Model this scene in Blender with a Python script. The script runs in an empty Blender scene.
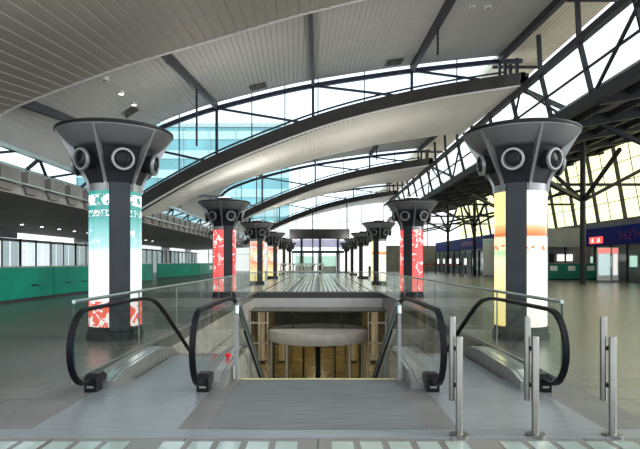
import bpy, math, random
from mathutils import Vector, Matrix
random.seed(7)
scene = bpy.context.scene
COL = scene.collection
PI = math.pi

# ------------------------------------------------------------------ materials
def mat(name, col, rough=.5, metal=0., var=.12, scale=3., bump=0., bscale=30., spec=.5, stretch=None, coat=0.):
    m = bpy.data.materials.new(name); m.use_nodes = True
    nt = m.node_tree; N = nt.nodes; L = nt.links
    b = N['Principled BSDF']
    b.inputs['Roughness'].default_value = rough
    b.inputs['Metallic'].default_value = metal
    b.inputs['Specular IOR Level'].default_value = spec
    b.inputs['Coat Weight'].default_value = coat
    tc = N.new('ShaderNodeTexCoord'); mp = N.new('ShaderNodeMapping')
    if stretch: mp.inputs['Scale'].default_value = stretch
    L.new(tc.outputs['Object'], mp.inputs['Vector'])
    nz = N.new('ShaderNodeTexNoise'); nz.inputs['Scale'].default_value = scale; nz.inputs['Detail'].default_value = 5
    L.new(mp.outputs['Vector'], nz.inputs['Vector'])
    cr = N.new('ShaderNodeValToRGB')
    cr.color_ramp.elements[0].position = .3; cr.color_ramp.elements[1].position = .7
    cr.color_ramp.elements[0].color = tuple(c*(1-var) for c in col)+(1,)
    cr.color_ramp.elements[1].color = tuple(min(1, c*(1+var)) for c in col)+(1,)
    L.new(nz.outputs['Fac'], cr.inputs['Fac']); L.new(cr.outputs['Color'], b.inputs['Base Color'])
    if bump:
        n2 = N.new('ShaderNodeTexNoise'); n2.inputs['Scale'].default_value = bscale
        L.new(mp.outputs['Vector'], n2.inputs['Vector'])
        bp = N.new('ShaderNodeBump'); bp.inputs['Strength'].default_value = bump; bp.inputs['Distance'].default_value = .01
        L.new(n2.outputs['Fac'], bp.inputs['Height']); L.new(bp.outputs['Normal'], b.inputs['Normal'])
    return m

def glass_mat(name, tint, refl=1.0, rough=.02):
    m = bpy.data.materials.new(name); m.use_nodes = True
    nt = m.node_tree; N = nt.nodes; L = nt.links
    N.remove(N['Principled BSDF']); out = N['Material Output']
    t = N.new('ShaderNodeBsdfTransparent'); t.inputs['Color'].default_value = tint+(1,)
    g = N.new('ShaderNodeBsdfGlossy'); g.inputs['Roughness'].default_value = rough
    g.inputs['Color'].default_value = (.95, 1, .97, 1)
    fr = N.new('ShaderNodeLayerWeight'); fr.inputs['Blend'].default_value = .5
    pw = N.new('ShaderNodeMath'); pw.operation = 'POWER'; pw.inputs[1].default_value = 6.
    L.new(fr.outputs['Facing'], pw.inputs[0])
    mu = N.new('ShaderNodeMath'); mu.operation = 'MULTIPLY_ADD'; mu.inputs[1].default_value = .5*refl; mu.inputs[2].default_value = .015*refl
    L.new(pw.outputs[0], mu.inputs[0])
    mx = N.new('ShaderNodeMixShader')
    L.new(mu.outputs[0], mx.inputs['Fac']); L.new(t.outputs[0], mx.inputs[1]); L.new(g.outputs[0], mx.inputs[2])
    L.new(mx.outputs[0], out.inputs['Surface'])
    return m

def emit_mat(name, col, strength):
    m = bpy.data.materials.new(name); m.use_nodes = True
    b = m.node_tree.nodes['Principled BSDF']
    b.inputs['Base Color'].default_value = (.8, .8, .8, 1)
    b.inputs['Emission Color'].default_value = col+(1,)
    b.inputs['Emission Strength'].default_value = strength
    return m

def advert_mat(name, stops, strength, pat=None, pcol=(1, 1, 1), z0=0., z1=3.2, prange=(0, 1), pscale=6., thr=.52):
    """backlit poster: colour bands up the height, one noise-drawn motif inside a height range"""
    m = bpy.data.materials.new(name); m.use_nodes = True
    nt = m.node_tree; N = nt.nodes; L = nt.links; b = N['Principled BSDF']
    b.inputs['Roughness'].default_value = .15; b.inputs['Base Color'].default_value = (.05, .05, .05, 1)
    tc = N.new('ShaderNodeTexCoord'); sp = N.new('ShaderNodeSeparateXYZ')
    L.new(tc.outputs['Object'], sp.inputs[0])
    mr = N.new('ShaderNodeMapRange'); mr.inputs['From Min'].default_value = z0; mr.inputs['From Max'].default_value = z1
    L.new(sp.outputs['Z'], mr.inputs['Value'])
    cr = N.new('ShaderNodeValToRGB'); e = cr.color_ramp.elements
    while len(e) > 1: e.remove(e[-1])
    e[0].position = stops[0][0]; e[0].color = stops[0][1]+(1,)
    for p, c in stops[1:]:
        k = e.new(p); k.color = c+(1,)
    L.new(mr.outputs[0], cr.inputs['Fac'])
    last = cr.outputs['Color']
    for (rng, pc, sc, th) in (pat or []):
        nz = N.new('ShaderNodeTexNoise'); nz.inputs['Scale'].default_value = sc; nz.inputs['Detail'].default_value = 1.5
        nz.inputs['Distortion'].default_value = 1.2
        L.new(tc.outputs['Object'], nz.inputs['Vector'])
        gt = N.new('ShaderNodeMath'); gt.operation = 'GREATER_THAN'; gt.inputs[1].default_value = th
        L.new(nz.outputs['Fac'], gt.inputs[0])
        a = N.new('ShaderNodeMath'); a.operation = 'GREATER_THAN'; a.inputs[1].default_value = rng[0]; L.new(mr.outputs[0], a.inputs[0])
        c = N.new('ShaderNodeMath'); c.operation = 'LESS_THAN'; c.inputs[1].default_value = rng[1]; L.new(mr.outputs[0], c.inputs[0])
        m1 = N.new('ShaderNodeMath'); m1.operation = 'MULTIPLY'; L.new(gt.outputs[0], m1.inputs[0]); L.new(a.outputs[0], m1.inputs[1])
        m2 = N.new('ShaderNodeMath'); m2.operation = 'MULTIPLY'; L.new(m1.outputs[0], m2.inputs[0]); L.new(c.outputs[0], m2.inputs[1])
        mx = N.new('ShaderNodeMix'); mx.data_type = 'RGBA'
        L.new(m2.outputs[0], mx.inputs['Factor']); L.new(last, mx.inputs['A']); mx.inputs['B'].default_value = pc+(1,)
        last = mx.outputs['Result']
    L.new(last, b.inputs['Emission Color']); b.inputs['Emission Strength'].default_value = strength*1.9
    return m

def tile_mat(name, col, tx, ty, rough, mortar=.006, var=.15):
    """stone slabs with thin joints (object coordinates)"""
    m = mat(name, col, rough, var=var, scale=.8, bump=.08, bscale=60)
    nt = m.node_tree; N = nt.nodes; L = nt.links; b = N['Principled BSDF']
    src = b.inputs['Base Color'].links[0].from_socket
    tc = N.new('ShaderNodeTexCoord'); br = N.new('ShaderNodeTexBrick')
    br.inputs['Scale'].default_value = 1; br.inputs['Brick Width'].default_value = tx; br.inputs['Row Height'].default_value = ty
    br.inputs['Mortar Size'].default_value = mortar; br.inputs['Mortar Smooth'].default_value = .3
    br.inputs['Color1'].default_value = (1, 1, 1, 1); br.inputs['Color2'].default_value = (.8, .8, .8, 1)
    br.inputs['Mortar'].default_value = (.35, .35, .35, 1)
    L.new(tc.outputs['Object'], br.inputs['Vector'])
    mx = N.new('ShaderNodeMix'); mx.data_type = 'RGBA'; mx.blend_type = 'MULTIPLY'; mx.inputs['Factor'].default_value = 1
    L.new(src, mx.inputs['A']); L.new(br.outputs['Color'], mx.inputs['B']); L.new(mx.outputs['Result'], b.inputs['Base Color'])
    return m

M = {}
M['floor'] = tile_mat('stone_floor', (.145, .143, .136), 1.2, .6, .26, mortar=.012)
M['floor_low'] = tile_mat('lower_stone_floor', (.22, .175, .075), .8, .8, .25)
M['paving'] = mat('pale_paving', (.6, .59, .56), .7, var=.08)
M['border'] = mat('border_stone', (.12, .12, .117), .42, var=.15, scale=2)
M['plate'] = mat('landing_plate_metal', (.27, .295, .32), .33, .5, var=.14, scale=2.5, bump=.05, bscale=80, stretch=(1, 6, 1))
M['mat'] = mat('entrance_mat_fibre', (.12, .128, .13), .75, spec=.2, var=.18, scale=2, bump=.3, bscale=160, stretch=(1, 8, 1))
M['steel'] = mat('brushed_steel', (.45, .56, .56), .28, .9, var=.06, scale=4, stretch=(1, 1, .1))
M['steel_dull'] = mat('dull_steel', (.27, .27, .26), .45, .6, var=.1, scale=3)
M['lid'] = mat('polished_lid', (.62, .63, .64), .2, .85, var=.05, scale=4)
M['bollard'] = mat('bollard_steel', (.29, .29, .27), .3, .95, var=.08, scale=5)
M['rubber'] = mat('black_rubber', (.006, .007, .009), .4, spec=.12, var=.2, scale=3)
M['black'] = mat('black_plastic', (.01, .01, .012), .4, spec=.2)
M['dark'] = mat('dark_painted_steel', (.035, .038, .045), .5, spec=.2, var=.15, scale=2)
M['beam'] = mat('grey_painted_beam', (.06, .058, .058), .55, spec=.2, var=.15, scale=1.5)
M['blue_steel'] = mat('blue_grey_truss_paint', (.03, .042, .075), .45, var=.1)
M['col'] = mat('column_anthracite', (.045, .05, .058), .42, .3, spec=.2, var=.12, scale=2)
M['col_dark'] = mat('capital_anthracite', (.028, .03, .034), .45, .1, spec=.2, var=.15, scale=3)
M['col_light'] = mat('capital_grey', (.24, .245, .25), .42, .35, var=.1, scale=2)
M['ring'] = mat('nozzle_ring_grey', (.34, .345, .35), .32, .5, var=.06)
M['rib'] = mat('rib_aluminium', (.36, .37, .38), .36, .6, var=.06, scale=3)
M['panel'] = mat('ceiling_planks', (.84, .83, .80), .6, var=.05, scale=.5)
M['panel_near'] = mat('ceiling_planks_dimmed', (.36, .34, .305), .6, var=.05, scale=.5)  # same planks; dimness of the nearest bay put into the colour
M['panel_b'] = mat('ceiling_boards', (.38, .385, .38), .6, var=.06, scale=.5)
M['corr'] = mat('corrugated_sheet', (.62, .58, .46), .5, var=.1, scale=1)
M['soffit'] = mat('dark_soffit', (.45, .43, .41), .6, var=.15, scale=1)
M['cassette'] = mat('grey_cassette', (.30, .29, .28), .6, var=.2, scale=1)
M['wall'] = mat('grey_wall_panel', (.26, .27, .28), .45, var=.15, scale=1)
M['concrete'] = mat('pale_concrete', (.42, .40, .36), .6, var=.14, scale=1.2, bump=.1)
M['fascia_light'] = mat('pale_fascia_metal', (.85, .85, .83), .4, .1, var=.06)
M['fascia_dark'] = mat('dark_slab_edge', (.085, .09, .095), .5)
M['green'] = mat('green_hoarding', (.0, .27, .185), .5, var=.18, scale=.7, spec=.25)
M['green_dark'] = mat('dark_green_counter', (.005, .20, .14), .4, var=.15)
M['white'] = mat('white_paint', (.88, .89, .88), .45, var=.04)
M['blue'] = mat('deep_blue_fascia', (.02, .035, .34), .6, var=.2, spec=.15)
M['lavender'] = emit_mat('lavender_band_glow', (.50, .50, .80), .9)  # glow added to brighten the lavender band over the far doors
M['wood'] = mat('golden_wood_wall', (.24, .195, .09), .4, var=.6, scale=1.0, stretch=(1.5, 1, .25))
M['warm_metal'] = mat('champagne_metal', (.9, .87, .8), .5, .1, var=.08)
M['red'] = mat('red_plastic', (.65, .01, .012), .35)
M['belt'] = mat('red_belt', (.6, .015, .02), .6)
M['glass'] = glass_mat('clear_glass', (.975, .99, .985))
M['glass_green'] = glass_mat('green_edge_glass', (.955, .98, .968), .9)
M['smoke'] = glass_mat('smoky_glass', (.50, .55, .55))
M['frost'] = glass_mat('pale_smoky_glass', (.72, .76, .76))
M['glass_edge'] = mat('glass_edge_green', (.02, .07, .055), .2)
M['glass_blue'] = glass_mat('blue_glass', (.93, .98, 1.0))
M['glass_yellow'] = glass_mat('yellow_tinted_glass', (1, .99, .73), .6)
M['glass_warm'] = glass_mat('shopfront_glass', (.97, .97, .94))
M['glass_grey'] = mat('grey_door_glass', (.30, .35, .36), .12, var=.3, scale=.4)
M['glass_strip'] = mat('glass_strip_gleam_tint', (.9, .93, .89), .2, var=.06, scale=4, spec=.9)  # same glass as the near blocks; far reflection put into the colour
M['glass_tile'] = mat('milky_glass_block', (.24, .30, .28), .16, var=.1, scale=4, coat=.3)
M['teal_glass'] = mat('teal_curtain_glass', (.24, .52, .56), .12, .2, var=.3, scale=.08)
M['teal_band'] = mat('pale_spandrel', (.52, .74, .78), .4, var=.1)
M['lamp'] = emit_mat('lamp_white', (1, .97, .9), 12.)
M['lamp_warm'] = emit_mat('lamp_warm', (1, .80, .45), 7.)
M['strip'] = emit_mat('backlit_strip', (1, .98, .88), 2.0)
M['sign_red'] = emit_mat('lit_red_sign', (1, .03, .03), 2.2)
M['sign_white'] = emit_mat('lit_white_mark', (1, .9, .9), 1.6)
M['screen'] = emit_mat('green_lit_screen', (.5, .85, .72), 1.3)
M['poster'] = emit_mat('emissive_pale_poster', (.55, .8, .85), 1.1)  # poster faces given even emission
M['poster_white'] = emit_mat('emissive_white_poster', (1, 1, 1), 1.1)
M['bin_dark'] = mat('bin_dark', (.04, .045, .06), .5)
M['olive'] = mat('dark_olive_panel', (.10, .10, .075), .3, var=.3)
M['vent'] = mat('brown_grey_grille', (.10, .095, .075), .6, spec=.2)
M['nosing'] = mat('yellow_nosing', (.62, .55, .25), .5)

W, TL, RD, YL = (1, 1, 1), (.02, .36, .36), (.95, .05, .04), (1, .80, .33)
AD = {}
AD['teal'] = advert_mat('advert_teal_white', [(0, (1, .93, .9)), (.24, (1, .96, .94)), (.3, (.95, 1, .98)), (.56, (.85, .98, .97)), (.60, (.45, .78, .78)), (.72, (.20, .58, .58)), (.80, (.03, .34, .31)), (1, (.02, .33, .29))], 1.0,
    [((.05, .25), (.95, .10, .06), 5.5, .47), ((.86, .93), W, 9, .47), ((.79, .83), W, 11, .5), ((.62, .70), W, 4, .58)])
AD['red'] = advert_mat('advert_red', [(0, (.95, .11, .10)), (1, (.92, .09, .09))], 1.0,
    [((.70, .95), (1, .85, .82), 4.5, .55), ((.12, .62), (1, .8, .76), 3.4, .6)])
AD['yellow'] = advert_mat('advert_yellow', [(0, (1, .74, .22)), (.35, (1, .86, .40)), (.50, (1, .9, .55)), (.56, (.45, .75, .4)), (.59, (1, .88, .55)), (.655, (1, .8, .5)), (.67, (.62, .16, .03)), (.70, (.85, .4, .12)), (.73, (.9, .55, .25)), (.745, (1, .84, .35)), (1, (1, .82, .33))], 1.05,
    [((.575, .61), (.8, .2, .03), 7, .56)])
AD['cream'] = advert_mat('advert_cream', [(0, (1, .93, .74)), (.35, (1, .97, .86)), (.53, (1, .97, .9)), (.56, (.55, .8, .5)), (.59, (1, .95, .85)), (.655, (1, .9, .8)), (.67, (.55, .13, .02)), (.70, (.72, .3, .08)), (.73, (.85, .55, .3)), (.745, (1, .97, .84)), (1, (1, .98, .88))], 1.25,
    [((.575, .61), (.8, .2, .03), 7, .56)])
AD['stripe'] = advert_mat('advert_yellow_red', [(0, (1, .75, .3)), (.3, (1, .8, .4)), (.5, (.9, .3, .15)), (.7, (1, .85, .5)), (.85, (.9, .2, .1)), (1, (1, .9, .7))], 1.0,
    [((.2, .9), W, 3, .58)])
AD['white'] = advert_mat('advert_white', [(0, (1, .95, .82)), (1, (1, .99, .95))], 1.3)

# ------------------------------------------------------------------ mesh helpers
ROOT_LOC = {}
class MB:
    def __init__(s): s.v = []; s.f = []
    def add(s, vs, fs):
        n = len(s.v); s.v += [tuple(v) for v in vs]; s.f += [tuple(i+n for i in f) for f in fs]; return s
    def box(s, x0, x1, y0, y1, z0, z1):
        vs = [(x, y, z) for z in (z0, z1) for y in (y0, y1) for x in (x0, x1)]
        return s.add(vs, [(0, 2, 3, 1), (4, 5, 7, 6), (0, 1, 5, 4), (2, 6, 7, 3), (0, 4, 6, 2), (1, 3, 7, 5)])
    def bar(s, p, q, w, h=None, up=(0, 0, 1)):
        h = h or w; p = Vector(p); q = Vector(q); d = (q-p).normalized(); up = Vector(up)
        if abs(d.dot(up)) > .98: up = Vector((0, 1, 0))
        a = d.cross(up).normalized(); b = a.cross(d).normalized()
        vs = [c+a*(sx*w/2)+b*(sy*h/2) for c in (p, q) for sx, sy in ((-1, -1), (1, -1), (1, 1), (-1, 1))]
        return s.add(vs, [(3, 2, 1, 0), (4, 5, 6, 7), (0, 1, 5, 4), (1, 2, 6, 5), (2, 3, 7, 6), (3, 0, 4, 7)])
    def sweep(s, pts, sec, up=(1, 0, 0)):
        """sweep a closed 2-D section [(a,b)] along pts; a is measured along 'up' (fixed side vector)"""
        P = [Vector(p) for p in pts]; n = len(sec); A = Vector(up).normalized(); vs = []; fs = []
        for i, p in enumerate(P):
            d = (P[min(i+1, len(P)-1)]-P[max(i-1, 0)]).normalized()
            b = d.cross(A).normalized()
            vs += [p+A*u+b*w for u, w in sec]
        for i in range(len(P)-1):
            for k in range(n):
                fs.append((i*n+k, i*n+(k+1) % n, (i+1)*n+(k+1) % n, (i+1)*n+k))
        fs.append(tuple(range(n))[::-1]); fs.append(tuple((len(P)-1)*n+k for k in range(n)))
        return s.add(vs, fs)
    def tube(s, pts, r, n=12):
        P = [Vector(p) for p in pts]; vs = []; fs = []; a = None
        for i, p in enumerate(P):
            d = (P[min(i+1, len(P)-1)]-P[max(i-1, 0)]).normalized()
            if a is None:
                a = d.cross(Vector((0, 0, 1)) if abs(d.z) < .9 else Vector((1, 0, 0))).normalized()
            a = (a-d*a.dot(d)).normalized(); b = d.cross(a)
            vs += [p+a*(r*math.cos(t*2*PI/n))+b*(r*math.sin(t*2*PI/n)) for t in range(n)]
        for i in range(len(P)-1):
            for k in range(n): fs.append((i*n+k, i*n+(k+1) % n, (i+1)*n+(k+1) % n, (i+1)*n+k))
        fs.append(tuple(range(n))[::-1]); fs.append(tuple((len(P)-1)*n+k for k in range(n)))
        return s.add(vs, fs)
    def lathe(s, prof, n=32, c=(0, 0, 0), axis=(0, 0, 1), rot=0., close=True):
        ax = Vector(axis).normalized(); a = ax.cross(Vector((0, 0, 1)) if abs(ax.z) < .9 else Vector((1, 0, 0))).normalized()
        if abs(ax.z) > .9: a = Vector((1, 0, 0))
        b = ax.cross(a); c = Vector(c); vs = []; fs = []
        for r, z in prof:
            vs += [c+ax*z+a*(r*math.cos(rot+t*2*PI/n))+b*(r*math.sin(rot+t*2*PI/n)) for t in range(n)]
        for i in range(len(prof)-1):
            for k in range(n): fs.append((i*n+k, i*n+(k+1) % n, (i+1)*n+(k+1) % n, (i+1)*n+k))
        if close:
            fs.append(tuple(range(n))[::-1]); fs.append(tuple((len(prof)-1)*n+k for k in range(n)))
        return s.add(vs, fs)
    def prism(s, poly, a, b, axis='x'):
        f = {'x': lambda u, v, t: (t, u, v), 'y': lambda u, v, t: (u, t, v), 'z': lambda u, v, t: (u, v, t)}[axis]
        n = len(poly); vs = [f(u, v, a) for u, v in poly]+[f(u, v, b) for u, v in poly]
        fs = [tuple(range(n))[::-1], tuple(range(n, 2*n))]+[(k, (k+1) % n, n+(k+1) % n, n+k) for k in range(n)]
        return s.add(vs, fs)
    def build(s, name, m, parent=None, smooth=False):
        me = bpy.data.meshes.new(name)
        off = Vector((0, 0, 0))
        if parent is not None:
            p = parent
            while p is not None:
                off += ROOT_LOC.get(p.name, Vector((0, 0, 0))); p = p.parent
        else:
            xs = [v[0] for v in s.v]; ys = [v[1] for v in s.v]; zs = [v[2] for v in s.v]
            off = Vector(((min(xs)+max(xs))/2, (min(ys)+max(ys))/2, min(zs)))
        me.from_pydata([tuple(Vector(v)-off) for v in s.v], [], s.f)
        import bmesh
        bm = bmesh.new(); bm.from_mesh(me); bmesh.ops.recalc_face_normals(bm, faces=bm.faces); bm.to_mesh(me); bm.free()
        me.materials.append(M[m] if isinstance(m, str) else m)
        if smooth:
            for p in me.polygons: p.use_smooth = True
            me.set_sharp_from_angle(angle=math.radians(35))
        o = bpy.data.objects.new(name, me); COL.objects.link(o)
        if parent is not None: o.parent = parent
        else:
            o.location = off; ROOT_LOC[o.name] = off
        return o

def thing(name, label, cat, loc=(0, 0, 0), group=None):
    o = bpy.data.objects.new(name, None); COL.objects.link(o); o.location = loc; o.empty_display_size = .2
    ROOT_LOC[o.name] = Vector(loc); o['label'] = label; o['category'] = cat
    if group: o['group'] = group
    return o
def tag(o, label, cat, group=None):
    o['label'] = label; o['category'] = cat
    if group: o['group'] = group
    return o
def struct(name, mb, m, parent=None, smooth=False):
    o = mb.build(name, m, parent, smooth)
    if parent is None: o['kind'] = 'structure'
    return o
def dup(root, loc, label, group=None):
    r = root.copy(); COL.objects.link(r); r.location = loc; r['label'] = label
    if group: r['group'] = group
    for ch in list(root.children):
        c = ch.copy(); COL.objects.link(c); c.parent = r
        for g in list(ch.children):
            d = g.copy(); COL.objects.link(d); d.parent = c
    return r
def interp(prof, x):
    if x <= prof[0][0]: return prof[0][1]
    for (a, b), (c, d) in zip(prof, prof[1:]):
        if x <= c: return b+(d-b)*(x-a)/(c-a)
    return prof[-1][1]
def smoothed(prof, n=60):
    """Catmull-Rom through the profile points, as a dense polyline"""
    P = [prof[0]]+list(prof)+[prof[-1]]; out = []
    k = max(2, n//(len(prof)-1))
    for i in range(1, len(P)-2):
        for j in range(k):
            t = j/k; q = []
            for d in (0, 1):
                a, b, c, e = P[i-1][d], P[i][d], P[i+1][d], P[i+2][d]
                q.append(.5*((2*b)+(-a+c)*t+(2*a-5*b+4*c-e)*t*t+(-a+3*b-3*c+e)*t**3))
            out.append(tuple(q))
    out.append(prof[-1]); return out
def arclen(prof, step):
    """resample a polyline at about equal arc-length steps"""
    d = [0]
    for (a, b), (c, e) in zip(prof, prof[1:]): d.append(d[-1]+math.hypot(c-a, e-b))
    n = max(2, round(d[-1]/step)); out = []
    for i in range(n+1):
        t = d[-1]*i/n
        for j in range(len(prof)-1):
            if t <= d[j+1]+1e-9:
                u = (t-d[j])/max(1e-9, d[j+1]-d[j])
                out.append((prof[j][0]+(prof[j+1][0]-prof[j][0])*u, prof[j][1]+(prof[j+1][1]-prof[j][1])*u)); break
    return out

# ------------------------------------------------------------------ camera
F = 550.0
cam = bpy.data.cameras.new('camera'); co = bpy.data.objects.new('camera', cam); COL.objects.link(co)
co.location = (0, 0, 1.6); co.rotation_euler = (PI/2, 0, 0)
cam.sensor_width = 36; cam.lens = F/640*36
cam.shift_x = 2/640; cam.shift_y = 37.5/640
cam.clip_start = .05; cam.clip_end = 600
scene.camera = co

# ------------------------------------------------------------------ floors
OX, OY0, OY1 = 3.3, 7.5, 28.5          # opening to the lower level
LOW = -4.5
fl = MB()
fl.box(-24, -OX, -4, 102, -.3, 0); fl.box(OX, 30, -4, 102, -.3, 0)
fl.box(-OX, OX, -4, OY0, -.3, 0); fl.box(-OX, OX, OY1, 102, -.3, 0)
struct('floor', fl, 'floor')
fs = MB(); fs.box(-9, 9, 15.5, 62, LOW-.2, LOW); struct('floor_lower', fs, 'floor_low')
# steel band, side borders, entrance mat, landing plates
struct('trim_1', MB().box(-4.6, 4.6, 4.98, 5.24, 0, .006), 'plate')
for i, s in enumerate((-1, 1)):
    a, b = sorted((s*2.74, s*3.3)); struct('trim_%d' % (2+i), MB().box(a, b, 5.24, 7.5, 0, .004), 'border')
    a, b = sorted((s*1.05, s*1.34)); struct('trim_%d' % (4+i), MB().box(a, b, 5.24, 7.5, 0, .006), 'border')
tag(MB().box(-1.05, 1.05, 5.24, 7.44, 0, .012).build('entrance_mat', 'mat'), 'wide grey ribbed floor mat at the head of the stairs', 'mat')
# milky glass blocks set into the floor, near and far
def tiles(name, y0, y1, k0, k1, n, m='glass_tile'):
    t = MB()
    for k in range(k0, k1):
        for j in range(5):
            x = .12+1.49*k+.25*j
            for r in range(n):
                d = (y1-y0)/n; t.box(x, x+(.19 if n == 1 else .15), y0+r*d, y0+(r+1)*d-.04, 0, .005)
    struct(name, t, m)
tiles('floor_glass_block', 3.2, 4.93, -4, 4, 1)
tiles('floor_glass_strip', 29.6, 72, -3, 3, 6, 'glass_strip')

# edge of the slab round the opening + side walls of the stair well
struct('trim_6', MB().box(-OX, OX, OY1-.02, OY1+.3, -.27, -.0), 'fascia_dark')
struct('trim_7', MB().box(-OX, OX, OY1-.10, OY1+.3, -.74, -.27), 'fascia_light')
for i, s in enumerate((-1, 1)):
    a, b = sorted((s*(OX+.0), s*(OX+.3)))
    struct('wall_well_'+('left', 'right')[i], MB().box(a, b, 7.5, 28.4, LOW, -.3), 'concrete')
    t = MB()
    for z in (-1.2, -2.1, -3.0): t.box(*sorted((s*OX, s*(OX-.02))), 7.6, 28.3, z, z+.05)
    struct('trim_%d' % (8+i), t, 'steel_dull')

# ------------------------------------------------------------------ roof
BEAM = smoothed([(-11.6, 4.1), (-10.1, 5.07), (-6.6, 7.0), (-2.3, 8.8), (1.75, 10.15), (6.76, 11.3), (11.8, 12.1), (12.3, 12.15)])
AREAR = smoothed([(-11.7, 6.1), (-10.9, 6.9), (-7.3, 8.3), (-5.2, 8.95), (-3.3, 9.5), (-.3, 10.35), (5, 11.55), (9.5, 12.25), (12.2, 12.5)])
BFRONT = smoothed([(-11.35, 5.9), (-11.1, 7.2), (-7.3, 9.3), (-3.3, 10.6), (-.3, 11.4), (5, 12.6), (9.5, 13.25), (11, 13.4)])
BREAR = smoothed([(-11.35, 5.9), (-11.05, 8.0), (-10.1, 9.6), (-7.5, 10.75), (-4.1, 11.7), (-.5, 12.5), (5, 13.35), (9.8, 13.9), (11, 14.0)])
ZB = [6.2, 33.2, 60.2, 87.2]
def plank_shell(name, p0, p1, y0, y1, step, m, n=6, groove=.02, gap=.012, thick=.25, edge=False):
    a = arclen(p0, step); k = len(a)-1
    d = [(p1, k)]
    b = arclen(p1, 1e9)
    # same number of planks at both ends
    def resample(prof, cnt):
        L = 0
        for (x, z), (u, w) in zip(prof, prof[1:]): L += math.hypot(u-x, w-z)
        return arclen(prof, L/cnt)
    b = resample(p1, k)
    mb = MB(); rows = []
    for t in range(n+1):
        f = t/n; y = y0+(y1-y0)*f
        P = [(p[0]+(q[0]-p[0])*f, p[1]+(q[1]-p[1])*f) for p, q in zip(a, b)]
        row = []
        for i in range(k):
            (xa, za), (xb, zb) = P[i], P[i+1]; L = math.hypot(xb-xa, zb-za); g = gap/L
            row += [(xa+(xb-xa)*g, y, za+(zb-za)*g-.0), (xb-(xb-xa)*g, y, zb-(zb-za)*g-step*.07), (xb, y, zb+groove)]
        row = row[:-1]
        top = [(x, y, z+thick) for x, y, z in (row[-1], row[len(row)//2], row[0])]
        top = [(p[0], y, p[1]+thick) for p in P[::-1]]
        rows.append(row+top)
    c = len(rows[0]); vs = [v for r in rows for v in r]; fcs = []
    for t in range(n):
        for i in range(c): fcs.append((t*c+i, t*c+(i+1) % c, (t+1)*c+(i+1) % c, (t+1)*c+i))
    fcs.append(tuple(range(c))); fcs.append(tuple(n*c+i for i in range(c))[::-1])
    mb.add(vs, fcs)
    if edge:
        MBe = MB().sweep([(x, y1+.02, z+.06) for x, z in p1], [(-.03, -.12), (.03, -.12), (.03, .2), (-.03, .2)], up=(0, 1, 0))
        struct('trim_edge', MBe, 'white')
    return struct(name, mb, m)
RAILX = (-10.7, -6.1, -.3, 5.65, 10.95)
wn = [0]
def window(pane, frame, glass, fm='dark'):
    wn[0] += 1
    o = struct('window_%d' % wn[0], pane, glass)
    if frame: frame.build('window_frame', fm, o)
    return o
ORD = ['over the escalators', 'nearest crossing the middle of the hall', 'farther down the hall', 'farthest before the end window']
def shift(prof, dz): return [(x, z+dz) for x, z in prof]
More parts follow.
